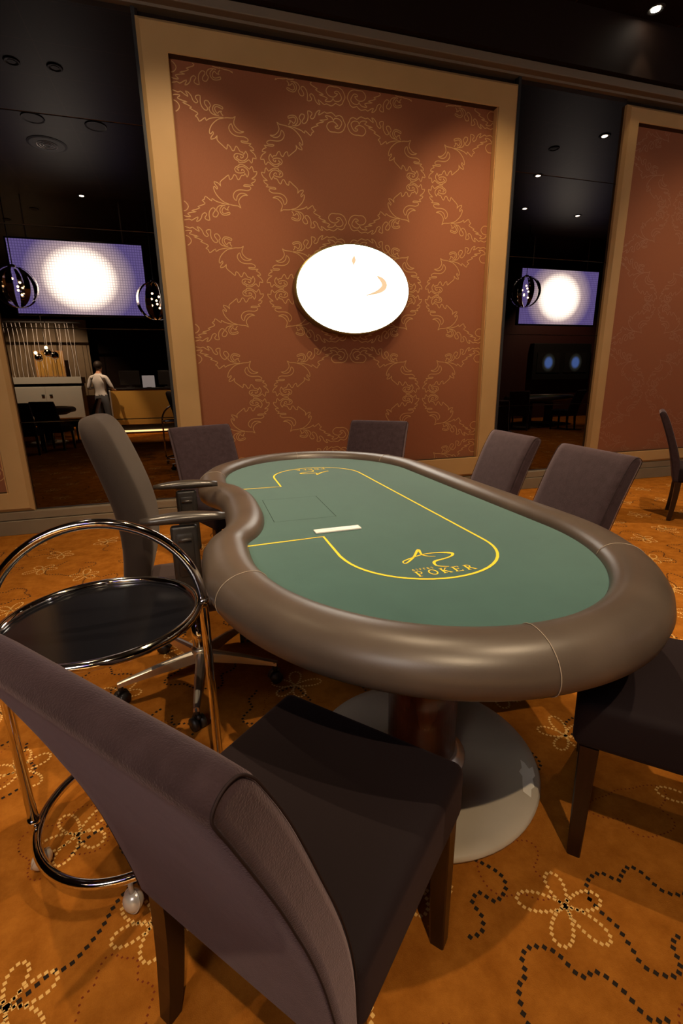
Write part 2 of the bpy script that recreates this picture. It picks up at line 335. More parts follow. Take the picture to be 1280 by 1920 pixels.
# ---------------------------------------------------------------- framed wallpaper panels
def clip_poly_pattern(V, F, x0,x1,z0,z1, Y, w, xs, zs, hx, hz):
    for ci, cx in enumerate(xs):
        for cz in zs:
            for sx in (1,-1):
                for sz in (1,-1):
                    for pl in MOTIF:
                        P = smooth_pts([(p[0]/1000,p[1]/1000,0) for p in pl],2)
                        Q = [(cx+sx*p.x, cz+sz*p.y) for p in P]
                        ribbon(V, F, Q, w, lambda a,b: (a, Y, b), keep=lambda q: x0 < q[0] < x1 and z0 < q[1] < z1)
def wall_panel(xl, xr, z0, z1, fw, label, line, xs, zs):
    t = thing('wall_panel', label, 'wall panel', ((xl+xr)/2, WY+.06, 0))
    ox = (xl+xr)/2
    bm = bmesh.new(); d = .045
    # picture-frame section swept round the rectangle: outer chamfer, flat face, square inner lip
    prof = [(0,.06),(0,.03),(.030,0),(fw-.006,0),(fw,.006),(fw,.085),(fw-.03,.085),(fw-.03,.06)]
    secs = []
    for (sx,sz) in ((0,0),(1,0),(1,1),(0,1)):
        s = []
        for a, y in prof:
            x = xl+a if sx==0 else xr-a; z = z0+a if sz==0 else z1-a
            s.append((x-ox, WY+y-(WY+.06), z))
        secs.append(s)
    rings(bm, secs, closed=True)
    bm.faces.ensure_lookup_table()
    for k in range(4): bm.faces[k*len(prof)+4].material_index = 1       # shade on the inner lip, painted in as a dark colour
    bobj('frame', bm, ['frame','lip_shade'], t)
    bm = bmesh.new()
    ix0, ix1, iz0, iz1 = xl+fw-.02, xr-fw+.02, z0+fw-.02, z1-fw+.02
    box(bm, ix0-ox, ix1-ox, .010, .035, iz0, iz1)
    me = bpy.data.meshes.new('wallpaper'); bm.to_mesh(me); bm.free()
    Vv, Ff = [], []
    clip_poly_pattern(Vv, Ff, xl+fw+.003-ox, xr-fw-.003-ox, z0+fw+.003, z1-fw-.003, 0.0088, .0068, [x-ox for x in xs], zs, .783, .478)
    V2 = [tuple(v.co) for v in me.vertices]; F2 = [tuple(p.vertices) for p in me.polygons]
    n = len(V2); mi = [0]*len(F2) + [1]*len(Ff)
    F2 += [tuple(i+n for i in f) for f in Ff]; V2 += Vv
    me2 = bpy.data.meshes.new('wallpaper'); me2.from_pydata(V2, [], F2)
    link('wallpaper', me2, ['paper', line], t); me2.polygons.foreach_set('material_index', mi)
    # thin gilt bead inside the right lip
    bm = bmesh.new(); box(bm, xr-fw-.010-ox, xr-fw-.002-ox, -.052, -.046+.05, z0+fw, z1-fw); bobj('bead', bm, 'gilt', t)
    return t
zs = [1.108, 2.064, 3.02]
zs2 = [.152]+zs+[3.976]
wall_panel(-.17, 3.16, .20, 3.89, .215, 'large framed russet wallpaper panel in the centre, behind the glowing oval sign', 'gilt', [.70, 2.266], zs2)
wall_panel(4.44, 8.2, .20, 3.89, .15, 'framed russet wallpaper panel on the right, nearest the lone chair, faint pattern', 'gilt_faint', [5.25, 6.82], zs2)
wall_panel(-4.8, -1.42, .20, 3.89, .17, 'framed wallpaper panel at the far left edge, only its corner in view', 'gilt', [-3.95,-2.38], zs2)

# ---------------------------------------------------------------- black mirror glass
names = ['lowest of five','second lowest','middle of five','second highest','highest of five']
for (xa, xb, side) in ((-1.44,-.15,'behind the office chair'), (3.15,4.46,'between central and right panels')):
    zz = [.20,.952,1.70,2.45,3.20,3.955]
    for i in range(5):
        o = bobj('mirror_pane', bx(xa,xb,GY,GY+.02,zz[i]+.0025,zz[i+1]-.0025,.0015,1), 'mirror')
        tag(o, 'black mirror glass pane %s, %s' % (side, names[i]), 'mirror', 'black mirrored glass panes')
struct('trim_5', bx(-1.42,-.17,GY+.021,GY+.03,.2,3.95), 'cornice'); struct('trim_6', bx(3.17,4.44,GY+.021,GY+.03,.2,3.95), 'cornice')
struct('trim_3', bx(3.155,3.185,4.62,4.695,.2,3.95,.003), 'black')
struct('trim_4', bx(-.195,-.165,4.64,4.695,.2,3.95,.003), 'black')

# ---------------------------------------------------------------- oval illuminated sign
t = thing('oval_sign', 'glowing white oval sign mounted on the russet wallpaper panel', 'sign', (1.49,4.50,2.05))
def oval(a, b, y0, y1, bev=0.0, n=72):
    bm = bmesh.new(); secs = []
    for (s,y) in ((1,y1),(1,y0+bev),(1-bev*1.2,y0)):
        secs.append([(a*s*cos(2*pi*k/n), y, b*s*sin(2*pi*k/n)) for k in range(n)])
    rings(bm, secs); return bm
bobj('housing', oval(.548,.383,.01,.15,.004), 'brass', t, True)
bobj('light_face', oval(.535,.370,-.012,.02,.010), 'glow', t)
V2, F2 = [], []
S = smooth_pts([(1.700,2.172,0),(1.752,2.140,0),(1.778,2.098,0),(1.752,2.060,0),(1.690,2.030,0),(1.575,1.998,0)],5)
n = len(S); ribbon(V2, F2, [(p.x-1.49,p.y-2.05) for p in S], [max(.002,.052*sin(pi*(i/(n-1))**.8)) for i in range(n)], lambda a,b:(a,-.0145,b))
S = smooth_pts([(1.489,2.335,0),(1.480,2.29,0),(1.478,2.24,0),(1.479,2.17,0)],5)
n = len(S); ribbon(V2, F2, [(p.x-1.49,p.y-2.05) for p in S], [max(.003,.036*(sin(pi*min(1,(i/(n-1))*1.5))**2)+.002) for i in range(n)], lambda a,b:(a,-.0145,b))
me = bpy.data.meshes.new('logo'); me.from_pydata(V2, [], F2); link('logo', me, 'logo', t)

# ---------------------------------------------------------------- poker table
TX, TY = .635, 1.94; A, B, S0 = .512, .60, .60       # half width, end depth, straight half length
def felt_outline(n=48):
    P = []
    for i in range(n+1):
        a = pi*i/n; P.append(Vector((A*cos(a), S0+B*sin(a), 0)))
    # left side with the dealer bulge towards the felt
    m = 60
    for i in range(1,m):
        y = S0-2*S0*i/m
        u = (y+.015)/.43
        d = .100*(max(0,1-abs(u)**2.6))**.72 if abs(u) < 1 else 0
        P.append(Vector((-A+d, y, 0)))
    for i in range(n+1):
        a = pi+pi*i/n; P.append(Vector((A*cos(a), -S0+B*sin(a), 0)))
    for i in range(1,20): P.append(Vector((A, -S0+2*S0*i/20, 0)))
    return P
FO = felt_outline()
def resample(P, step):
    n = len(P); out = []; acc = 0
    for i in range(n):
        a, b = P[i], P[(i+1)%n]; L = (b-a).length
        while acc < L: out.append(a+(b-a)*(acc/L)); acc += step
        acc -= L
    return out
def relax(P, it):
    for _ in range(it):
        n = len(P); P = [(P[i-1]+P[i]*2+P[(i+1)%n])/4 for i in range(n)]
    return P
FO = resample(FO, .016)
if (FO[-1]-FO[0]).length < .006: FO.pop()
FOs = relax(FO, 2); NS = relax(FO, 10)
def norms(P):
    n = len(P); out = []
    for i in range(n):
        t = (P[(i+1)%n]-P[i-1]).normalized(); out.append(Vector((t.y,-t.x,0)))
    return out
NN = norms(NS)
T = thing('poker_table', 'green felt poker table with padded taupe leather rim, largest table in the foreground', 'table', (TX,TY,0))
FZ = .745
# rim: padded roll
prof = [(.004,.735),(.004,.750),(.012,.766),(.028,.779),(.052,.786),(.080,.785),(.105,.778),(.128,.763),(.143,.742),(.148,.718),(.142,.694),(.125,.678),(.095,.670),(.02,.668)]
bm = bmesh.new()
base = NS
# keep the outer contour smooth inside the notch by blending normals
secs = [[FOs[i]+NN[i]*a+Vector((0,0,z)) if a < .03 else NS[i]*1.0+NN[i]*a+Vector((0,0,z)) for a,z in prof] for i in range(len(FOs))]
rings(bm, secs, closed=True)
rim = bobj('rim', bm, 'leather', T, True); tag(rim, 'padded taupe leather rim')
# stitched seams
def near_idx(x, y): return min(range(len(NS)), key=lambda i: (NS[i]-Vector((x,y,0))).length)
for (x,y) in ((-.035,-1.2),(.44,-.90),(-.51,-.78),(.0,1.2),(-.46,.68),(.51,.9)):
    i = near_idx(x,y)
    path = [NS[i]+NN[i]*(a+ (.0006 if a>.09 else 0))+Vector((0,0,z+.0004)) for a,z in prof[1:12]]
    bm = bmesh.new(); tube(bm, smooth_pts(path,3), .0010, 6); bobj('seam', bm, 'stitch', rim, True)
# felt bed with printed line
bm = bmesh.new()
secs = [[FOs[i]+NN[i]*.02+Vector((0,0,FZ-.03)) for i in range(len(FOs))],[FOs[i]+NN[i]*.02+Vector((0,0,FZ)) for i in range(len(FOs))]]
rings(bm, secs)
me0 = bpy.data.meshes.new('felt'); bm.to_mesh(me0); bm.free()
V2 = [tuple(v.co) for v in me0.vertices]; F2 = [tuple(p.vertices) for p in me0.polygons]; n0 = len(F2)
PZ = FZ+.0008
to_felt = lambda a,b: (a,b,PZ)
CXL = -.0175                    # centre of the betting track in table space
hw = .242
trk = [(-.535,-.478),(-.40,-.470),(-.262,-.462)]
n_end = 24
trk += [(-.262,-.66)]
for i in range(1,n_end+1):
    a = pi+pi*i/n_end; trk.append((CXL+hw*cos(a)*1.0, -.665+hw*sin(a)))
for i in range(0,n_end+1):
    a = pi*i/n_end; trk.append((CXL+hw*cos(a), .60+hw*sin(a)))
trk += [(-.262,.375),(-.40,.378),(-.515,.382)]
ribbon(V2, F2, trk, .0085, to_felt)
# logo sweeps, twice (far one turned round)
def glyphs():
    """stroke letters in a unit box: list of (points, thick)"""
    G = {}
    def arc(cx,cy,rx,ry,a0,a1,n=10): return [(cx+rx*cos(R(a0+(a1-a0)*i/n)), cy+ry*sin(R(a0+(a1-a0)*i/n))) for i in range(n+1)]
    s = .05
    G['P'] = [([(.2,0),(.2,1)],.20),([(.2,.96)]+arc(.45,.72,.28,.24,90,-90)+[(.2,.48)],.12),([(0,.03),(.45,.03)],.07),([(0,.97),(.3,.97)],.07)]
    G['O'] = [(arc(.5,.5,.42,.46,0,360,24),.16)]
    G['K'] = [([(.2,0),(.2,1)],.20),([(.25,.45),(.8,.97)],.09),([(.36,.56),(.92,.03)],.19),([(0,.03),(.42,.03)],.07),([(0,.97),(.42,.97)],.07),([(.64,.97),(.95,.97)],.07),([(.72,.03),(1.05,.03)],.07)]
    G['E'] = [([(.2,0),(.2,1)],.20),([(.0,.96),(.8,.96)],.09),([(.2,.5),(.62,.5)],.08),([(0,.04),(.86,.04)],.09),([(.8,1),(.8,.78)],.07),([(.86,0),(.86,.24)],.07),([(.62,.4),(.62,.6)],.06)]
    G['R'] = [([(.2,0),(.2,1)],.20),([(.2,.96)]+arc(.42,.74,.28,.22,90,-90)+[(.2,.5)],.12),([(.42,.52),(.9,.03)],.19),([(0,.03),(.42,.03)],.07),([(0,.97),(.3,.97)],.07),([(.75,.03),(1.08,.03)],.07)]
    G['A'] = [([(.05,0),(.5,1)],.12),([(.5,1),(.95,0)],.2),([(.2,.33),(.8,.33)],.1)]
    G['S'] = [([(.8,.82),(.62,.95),(.35,.93),(.22,.75),(.35,.58),(.65,.45),(.78,.27),(.65,.08),(.35,.04),(.15,.2)],.16)]
    return G
GL = glyphs()
def word(V2, F2, txt, x, y, wl, h, gap, f):
    for ch in txt:
        for pts, th in GL[ch]:
            ribbon(V2, F2, [(x+p[0]*wl, y+p[1]*h) for p in pts], th*h*.72, f)
        x += wl+gap
def spread(i, n, k): 
    u = i/(n-1); return k[int(u*(len(k)-1))]*(1-(u*(len(k)-1))%1)+k[min(int(u*(len(k)-1))+1,len(k)-1)]*((u*(len(k)-1))%1)
for flip in (0,1):
    def f(a, b, flip=flip):
        y = b-TY
        x = CXL+a
        if flip: x, y = 2*CXL-x, -.065-y
        return (x, y, PZ)
    for li, L in enumerate(LOGO):
        S = smooth_pts([(p[0]/1000,p[1]/1000,0) for p in L],5); n = len(S)
        ws = [[.003,.0045,.006,.007,.009,.006,.004,.002],[.003,.004,.005,.0045,.004,.006,.013,.008,.006,.008,.009,.006,.004,.002]][li]
        ribbon(V2, F2, [(p.x,p.y) for p in S], [spread(i,n,ws) for i in range(n)], f)
    word(V2, F2, 'POKER', -.090, 1.066, .0265, .034, .0105, f)
    word(V2, F2, 'ASPERS', -.089, 1.107, .0072, .0115, .0042, f)
mi = [0]*n0+[1]*(len(F2)-n0); n1 = len(F2)
# lid of the card shuffler: a thin groove
sq = [(-.392,-.235),(-.152,-.235),(-.146,.118),(-.388,.122)]
ribbon(V2, F2, sq, .0028, lambda a,b:(a,b,FZ+.0005), closed=True)
mi += [2]*(len(F2)-n1)
me = bpy.data.meshes.new('felt'); me.from_pydata(V2, [], F2)
fo = link('felt', me, ['felt','print','felt_dark'], T); me.polygons.foreach_set('material_index', mi)
tag(fo, 'green felt top with yellow betting line and lettering')
bm = bmesh.new(); box(bm, -.083,.083,-.019,.019,0,.006,.002)
ds = bobj('drop_slot', bm, 'white', T); ds.location = (-.197,-.409,FZ+.0005); ds.rotation_euler = (0,0,R(1)); tag(ds, 'white metal drop slot cover')
bobj('slot', bx(-.055,.055,-.002,.002,.0055,.0066), 'satin', ds)
# under-frame and two pedestals
bm = bmesh.new()
rings(bm, [[NS[i]+NN[i]*(-.05)+Vector((0,0,.62)) for i in range(len(NS))],[NS[i]+NN[i]*.06+Vector((0,0,.672)) for i in range(len(NS))]])
bobj('under_frame', bm, 'black', T)
for py in (-.72,.72):
    bm = bmesh.new(); lathe(bm, [(.362,.002),(.378,.006),(.380,.014),(.372,.024),(.34,.027),(.155,.030),(.150,.030)], 72)
    d = bobj('pedestal_base', bm, 'discmetal', T, True); d.location = (-.005,py,0)
    bm = bmesh.new(); lathe(bm, [(.145,.030),(.145,.038),(.128,.044),(.122,.062),(.116,.066)], 48); f2 = bobj('collar', bm, 'satin', d, True)
    bm = bmesh.new(); lathe(bm, [(.112,.04),(.112,.63)], 48); c2 = bobj('pedestal_column', bm, 'colwood', T, True); c2.location = (-.005,py,0)
# worn patch on the near base edge
bm = bmesh.new(); pts = [(.225,-.245),(.245,-.215),(.26,-.195),(.262,-.175),(.28,-.165),(.297,-.135),(.302,-.150),(.300,-.175),(.318,-.170),(.300,-.205),(.285,-.212),(.270,-.240),(.255,-.245),(.235,-.270)]
vs = [bm.verts.new((x,y,(.0275-max(0,(x*x+y*y)**.5-.34)*.1))) for x,y in pts]; bm.faces.new(vs)
w = bobj('worn_patch', bm, 'chip', T, recalc=False); w.location = (-.005,-.72,.0008)

# ---------------------------------------------------------------- upholstered dining chairs
def side_profile():
    fr = [(.425,.345),(.430,.48),(.452,.60),(.490,.72),(.535,.84),(.570,.915),(.583,.936)]
    top = [(.596,.948),(.612,.950),(.626,.942),(.632,.926)]
    re = [(.618,.89),(.590,.82),(.556,.73),(.528,.64),(.506,.55),(.488,.45),(.470,.345)]
    P = smooth_pts([(a,b,0) for a,b in fr+top+re],3)
    return [(p.x+.012*min(1,max(0,(p.y-.4)/.3)),p.y+.004) for p in P]
def make_chair(label):
    t = thing('dining_chair', label, 'chair')
    W = .228; pr = side_profile()
    Y = lambda s: .24-s
    # backrest: profile extruded with softened side edges
    bm = bmesh.new(); cs = sum(p[0] for p in pr)/len(pr)
    def sec(x, k):
        out = []
        n = len(pr)
        for i,(s,z) in enumerate(pr):
            a = pr[i-1]; b = pr[(i+1)%n]; tx, tz = b[0]-a[0], b[1]-a[1]; L = math.hypot(tx,tz); nx, nz = tz/L, -tx/L
            out.append((x, Y(s - nx*k*-1*-1), z - nz*k))
        return out
    # inward normal test
    test = sec(0,.004); d0 = sum((test[i][1]-Y(pr[3][0])) for i in (3,))
    sg = 1 if d0 < 0 else -1
    secs = [sec(x, sg*k) for x,k in ((-W,.014),(-W+.004,.006),(-W+.012,.001),(-W+.05,0),(0,0),(W-.05,0),(W-.012,.001),(W-.004,.006),(W,.014))]
    rings(bm, secs)
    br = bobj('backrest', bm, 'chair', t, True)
    for p in br.data.polygons:
        if len(p.vertices) > 8 or abs(p.normal.z) > .9 and p.center.z < .4: p.use_smooth = False
    m = br.modifiers.new('edge','EDGE_SPLIT'); m.split_angle = R(50)
    for sx in (-1,1):
        path = [(sx*(W-.003), p[1], p[2]) for p in sec(0, sg*.0035)]
        bm = bmesh.new(); tube(bm, smooth_pts(path,2), .0014, 6)
        bobj('piping', bm, 'piping', br, True)
    # seat
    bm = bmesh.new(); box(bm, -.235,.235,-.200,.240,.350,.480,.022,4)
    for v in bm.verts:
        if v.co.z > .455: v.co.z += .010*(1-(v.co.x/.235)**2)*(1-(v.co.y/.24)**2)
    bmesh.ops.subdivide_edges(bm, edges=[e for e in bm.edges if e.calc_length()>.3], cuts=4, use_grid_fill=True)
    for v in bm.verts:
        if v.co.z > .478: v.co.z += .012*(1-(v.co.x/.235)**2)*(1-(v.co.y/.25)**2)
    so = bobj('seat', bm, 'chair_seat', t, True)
    m = so.modifiers.new('edge','EDGE_SPLIT'); m.split_angle = R(40)
    # legs
    for sx, sy in ((-1,1),(1,1),(-1,-1),(1,-1)):
        bm = bmesh.new(); x = sx*.205; y = .200 if sy > 0 else -.190; yb = y if sy > 0 else y-.025
        hw1, hw2 = .023, .0165
        ns = 1 if sy > 0 else 5
        secs = []
        for i in range(ns+1):
            q = i/ns; z = .352*(1-q)+.0*q; w = hw1*(1-q)+hw2*q; yy = y*(1-q)+yb*q if ns==1 else y-.025*q**2
            xx = x+ (hw1-w)*sx*.6
            secs.append([(xx-w,yy-w,z),(xx+w,yy-w,z),(xx+w,yy+w,z),(xx-w,yy+w,z)])
        rings(bm, secs)
        bmesh.ops.bevel(bm, geom=[e for e in bm.edges if abs((e.verts[0].co-e.verts[1].co).z) > .02], offset=.003, segments=1, affect='EDGES')
        bobj('leg', bm, 'legwood', t)
    return t
def facing(fx, fy): return math.atan2(-fx, fy)
def place(fx, fy): 
    L = math.hypot(fx,fy); return fx/L, fy/L
proto = make_chair('aubergine upholstered chair nearest the camera, its back turned, at the table end')
proto.location = (.139,.733,0); proto.rotation_euler = (0,0,facing(.756,.655))
spots = [((1.17,.795),(-.70,.71),'aubergine upholstered chair cut by the right edge, seat tucked under the near table rim','chairs around the foreground table'),
         ((1.235,1.66),(-1,.10),'aubergine chair on the far long side of the table, nearer of the two','chairs around the foreground table'),
         ((1.315,2.33),(-1,.10),'aubergine chair on the far long side of the table, farther of the two','chairs around the foreground table'),
         ((1.07,3.16),(-.68,-.73),'aubergine chair at the far table end, below and right of the oval sign','chairs around the foreground table'),
         ((.17,3.27),(.40,-.91),'aubergine chair at the far left table corner, behind the office chair arms','chairs around the foreground table'),
         ((4.26,3.06),(.66,-.75),'lone aubergine chair seen from the side at the right edge against the wall','')]
proto['group'] = 'chairs around the foreground table'
for (x,y),(fx,fy),lb,g in spots:
    dup(proto, (x,y,0), facing(fx,fy), lb, g or None)

# ---------------------------------------------------------------- office chair
t = thing('office_chair', 'charcoal dealer swivel chair with two armrests at the table notch', 'chair', (-.075,1.93,0))
def rrect(cx, cy, z, hx, hy, r, n=5, tiltx=0):
    P = []
    for (sx,sy,a0) in ((1,1,0),(-1,1,90),(-1,-1,180),(1,-1,270)):
        for i in range(n+1):
            a = R(a0+90*i/n); P.append((cx+sx*(hx-r)+r*cos(a), cy+sy*(hy-r)+r*sin(a), z))
    return P
# backrest loft (facing +x)
bm = bmesh.new(); secs = []
key = [(.44,-.215,.030,.175),(.50,-.200,.042,.190),(.58,-.180,.050,.200),(.68,-.165,.054,.207),(.78,-.168,.055,.210),(.88,-.190,.054,.210),(.98,-.220,.052,.207),(1.05,-.243,.050,.200),(1.09,-.256,.047,.190),(1.12,-.266,.041,.172),(1.138,-.272,.030,.148),(1.146,-.275,.014,.115)]
for z,x,th,w in key: secs.append(rrect(x, 0, z, th, w, min(th,w)*.92, 6))
rings(bm, secs)
ob = bobj('backrest', bm, 'ofabric', t, True); m = ob.modifiers.new('sub','SUBSURF'); m.levels = m.render_levels = 1
bm = bmesh.new(); secs = [rrect(.02,0,z,hx,hy,.06,6) for z,hx,hy in ((.405,.19,.19),(.415,.225,.225),(.445,.235,.235),(.470,.225,.228),(.480,.19,.195))]
rings(bm, secs); ob = bobj('seat', bm, 'oseat', t, True); m = ob.modifiers.new('sub','SUBSURF'); m.levels = m.render_levels = 1
bm = bmesh.new(); box(bm, -.20,.10,-.035,.035,.36,.405,.01); box(bm, -.245,-.195,-.03,.03,.37,.62,.012); bobj('back_bracket', bm, 'plastic', t)
bm = bmesh.new(); lathe(bm, [(.028,.10),(.028,.26),(.020,.265),(.020,.37)], 24); bobj('gas_column', bm, 'chrome', t, True)
bm = bmesh.new(); lathe(bm, [(.030,.085),(.036,.09),(.038,.15),(.030,.158)], 24); bobj('hub', bm, 'satin', t, True)
for a in (-22,-94,-166,122,50):
    a = R(a); bm = bmesh.new(); secs = []
    for q,(w,h1,z) in ((0.0,(.020,.052,.118)),(.5,(.017,.036,.108)),(.92,(.013,.020,.092)),(1.0,(.012,.018,.088))):
        d = .03+.305*q; c = Vector((cos(a)*d, sin(a)*d, z)); s = Vector((-sin(a),cos(a),0))
        secs.append([c-s*w+Vector((0,0,-h1/2)), c+s*w+Vector((0,0,-h1/2)), c+s*w*.8+Vector((0,0,h1/3)), c+s*w*.3+Vector((0,0,h1/2)), c-s*w*.3+Vector((0,0,h1/2)), c-s*w*.8+Vector((0,0,h1/3))])
    rings(bm, secs); lg = bobj('leg', bm, 'satin', t)
    ex, ey = cos(a)*.325, sin(a)*.325
    bm = bmesh.new(); tube(bm, [(ex,ey,.095),(ex,ey,.05)], .011, 12)
    for s in (-1,1):
        c = Vector((ex,ey,.026)); ax = Vector((-sin(a+.6),cos(a+.6),0))
        tube(bm, [c+ax*s*.006, c+ax*s*.024], .026, 16)
    tube(bm, smooth_pts([c+Vector((cos(a+.6)*q1, sin(a+.6)*q1, z1)) for q1,z1 in ((-.028,.004),(-.018,.024),(0,.032),(.018,.024))],2), .008, 8)
    bobj('caster', bm, 'plastic', lg, True)
for s in (-1,1):
    bm = bmesh.new()
    box(bm, -.045,.045, s*.285-.016, s*.285+.016, .50, .785, .012, 3)
    box(bm, -.030,.030, s*.285-.022, s*.285+.022, .60, .76, .010, 2)
    tube(bm, [(0,s*.27,.56),(0,s*.24,.46),(0,s*.16,.40)], .022, 10)
    ar = bobj('armrest_post', bm, 'plastic', t, True); m = ar.modifiers.new('e','EDGE_SPLIT'); m.split_angle = R(40)
    bm = bmesh.new(); secs = []
    for q in range(9):
        u = q/8; x = -.135+.275*u; hw_ = .034*(sin(pi*min(max(u,.05),.95))**.35); hz = .012+.008*sin(pi*u)
        z = .805+.006*sin(pi*u)
        secs.append([(x, s*.285+hw_*cos(2*pi*k/14), z+hz*sin(2*pi*k/14)) for k in range(14)])
    rings(bm, secs); bobj('arm_pad', bm, 'armpad', ar, True)
    bm = bmesh.new(); tube(bm, [(-.022,s*.285-.0245*1,.738),(.022,s*.285-.0245,.738)], .007, 8); bobj('height_lever', bm, 'armpad', ar, True); bm = bmesh.new(); tube(bm, [(0,s*.285-.023,.64),(0,s*.285-.0255,.64)], .015, 16)
    bobj('oval_button', bm, 'armpad', ar, True)

# ---------------------------------------------------------------- round chrome trolley
t = thing('drinks_trolley', 'round chrome tube trolley with a black disc top and hoop handle', 'trolley', (-.272,1.225,0), R(2))
r = .235; tr = .0125; zt, zb = .682, .10
circ = lambda rr, z, n=72: [(rr*cos(2*pi*k/n), rr*sin(2*pi*k/n), z) for k in range(n)]
bm = bmesh.new(); tube(bm, circ(r-.004,zt), tr*.95, 14, True); bobj('top_ring', bm, 'chrome', t, True)
bm = bmesh.new(); lathe(bm, [(.001,zt-.012),(r-.012,zt-.012),(r-.012,zt-.004),(.001,zt-.004)], 72); bobj('tray_disc', bm, 'blackglass', t)
bm = bmesh.new()
hoop = [(r+.010,0,zb+.02),(r+.010,0,zt)]+[((r+.010)*cos(a), 0, zt+(r+.010)*sin(a)) for a in [pi*i/40 for i in range(1,40)]]+[(-r-.010,0,zt),(-r-.010,0,zb+.02)]
tube(bm, hoop, tr, 14); bobj('hoop_frame', bm, 'chrome', t, True)
bm = bmesh.new(); tube(bm, circ(r,zb), tr, 14, True); bobj('bottom_ring', bm, 'chrome', t, True)
for s in (-1,1):
    for za, zc in ((zt-.012,zt+.012),(zb+.005,zb+.03)):
        bm = bmesh.new(); tube(bm, [(s*(r+.010),0,za),(s*(r+.010),0,zc)], tr+.0022, 14); bobj('clamp', bm, 'chrome', t, True)
for a in (30,150,210,330):
    bm = bmesh.new(); box(bm, r*.93*cos(R(a))-.008, r*.93*cos(R(a))+.008, r*.93*sin(R(a))-.008, r*.93*sin(R(a))+.008, zt-.024, zt-.010, .002); bobj('disc_bracket', bm, 'chrome', t)
for a in (190,272,10,95):
    a = R(a); cx, cy = r*cos(a), r*sin(a); bm = bmesh.new()
    tube(bm, [(cx,cy,zb-.01),(cx,cy,.052)], .006, 10)
    bmesh.ops.create_uvsphere(bm, u_segments=20, v_segments=12, radius=.027, matrix=Matrix.Translation((cx,cy,.0285)) @ Matrix.Rotation(a+.7,4,'Z') @ Matrix.Rotation(R(70),4,'X') @ Matrix.Diagonal((1,1,.82,1)))
    tube(bm, [Vector((cx,cy,.0285))+Matrix.Rotation(a+.7,3,'Z')@Matrix.Rotation(R(70),3,'X')@Vector((.0275*cos(2*pi*k/24),.0275*sin(2*pi*k/24),.004)) for k in range(24)], .0016, 6, True)
    bobj('caster', bm, 'castersilver', t, True)

# ---------------------------------------------------------------- room behind the camera (seen in the black mirrors)
def hanging_screen(x, label):
    y = -1.40
    t = thing('display_screen', label, 'screen', (x,y,3.16))
    bobj('housing', bx(-1.15,1.15,-.10,-.004,-.65,.65,.005), 'black', t)
    bobj('screen_face', bx(-1.12,1.12,-.004,.006,-.62,.62), 'screen', t)
    for s in (-.8,.8):
        bm = bmesh.new(); tube(bm, [(s,-.05,.65),(s,-.05,CEIL-3.16)], .012, 8); bobj('hanger_rod', bm, 'satin', t)
    return t
hanging_screen(-1.83, 'large halftone light screen reflected in the left black mirror')
hanging_screen(8.90, 'large halftone light screen reflected in the right black mirror')

def pendant(x, y, z, label, rad=.33):
    t = thing('pendant_lamp', label, 'lamp', (x,y,z), 0, 'glass globe pendants with metal ribs')
    bm = bmesh.new()
    for k in range(8):
        a = 2*pi*k/8
        secs = []
        for i in range(19):
            ph = -pi/2+pi*i/18; w = .045*cos(ph)+.004
            c = Vector((cos(a)*cos(ph), sin(a)*cos(ph), sin(ph)))*rad; s = Vector((-sin(a),cos(a),0)); nrm = c.normalized()*.003
            secs.append([c-s*w-nrm, c+s*w-nrm, c+s*w+nrm, c-s*w+nrm])
        rings(bm, secs)
    bobj('rib_cage', bm, 'chrome', t)
    bm = bmesh.new(); tube(bm, [(0,0,rad*.98),(0,0,CEIL-z)], .008, 8); lathe(bm, [(.05,rad*.96),(.05,rad*1.04),(.02,rad*1.08)], 16); bobj('suspension', bm, 'black', t)
    for k in range(7):
        bm = bmesh.new(); a = k*2.4; bmesh.ops.create_uvsphere(bm, u_segments=10, v_segments=6, radius=.018, matrix=Matrix.Translation((.07*cos(a),.07*sin(a),-.12+.04*k)))
        bobj('bulb', bm, 'bulb', t)
    return t
pd = pendant(-2.75, -.78, 2.88, 'glass globe pendant lamp reflected at the far left of the left mirror')
dup(pd, (-.53,-.78,2.72), .3, 'glass globe pendant lamp reflected at the right edge of the left mirror', 'glass globe pendants with metal ribs')
dup(pd, (7.45,-.78,3.14), .2, 'glass globe pendant lamp reflected in the right mirror beside the screen', 'glass globe pendants with metal ribs')

# service counter with its glowing foot
t = thing('service_counter', 'long mustard fronted counter lit from below, reflected in the left mirror', 'counter', (1.0,-4.5,0))
bobj('front_panel', bx(-3.0,2.6,.34,.40,.25,1.12,.004), 'goldfront', t)
bobj('countertop', bx(-3.03,2.63,-.40,.42,1.12,1.16,.006), 'black', t)
bobj('body', bx(-2.95,2.55,-.36,.33,.10,1.12), 'black', t)
bobj('end_panel', bx(-3.03,-3.0,-.38,.41,.0,1.12), 'white', t)
bobj('light_strip', bx(-2.9,2.5,.30,.38,.06,.10), 'strip', t)
def monitor(x, label):
    t = thing('computer_monitor', label, 'monitor', (x,-4.45,1.16))
    bobj('stand', bx(-.10,.10,-.08,.08,0,.02,.003), 'plastic', t)
    bobj('screen_back', bx(-.24,.24,-.03,.03,.06,.42,.01), 'plastic', t)
    bobj('neck', bx(-.03,.03,-.03,.03,.02,.10), 'plastic', t)
    return t
m0 = monitor(-1.55,'black monitor on the counter beside the standing person')
dup(m0, (-.62,-4.45,1.16), 0, 'black monitor on the counter, farther from the standing person')
dup(m0, (.3,-4.45,1.16), 0, 'black monitor on the counter hidden past the central panel')
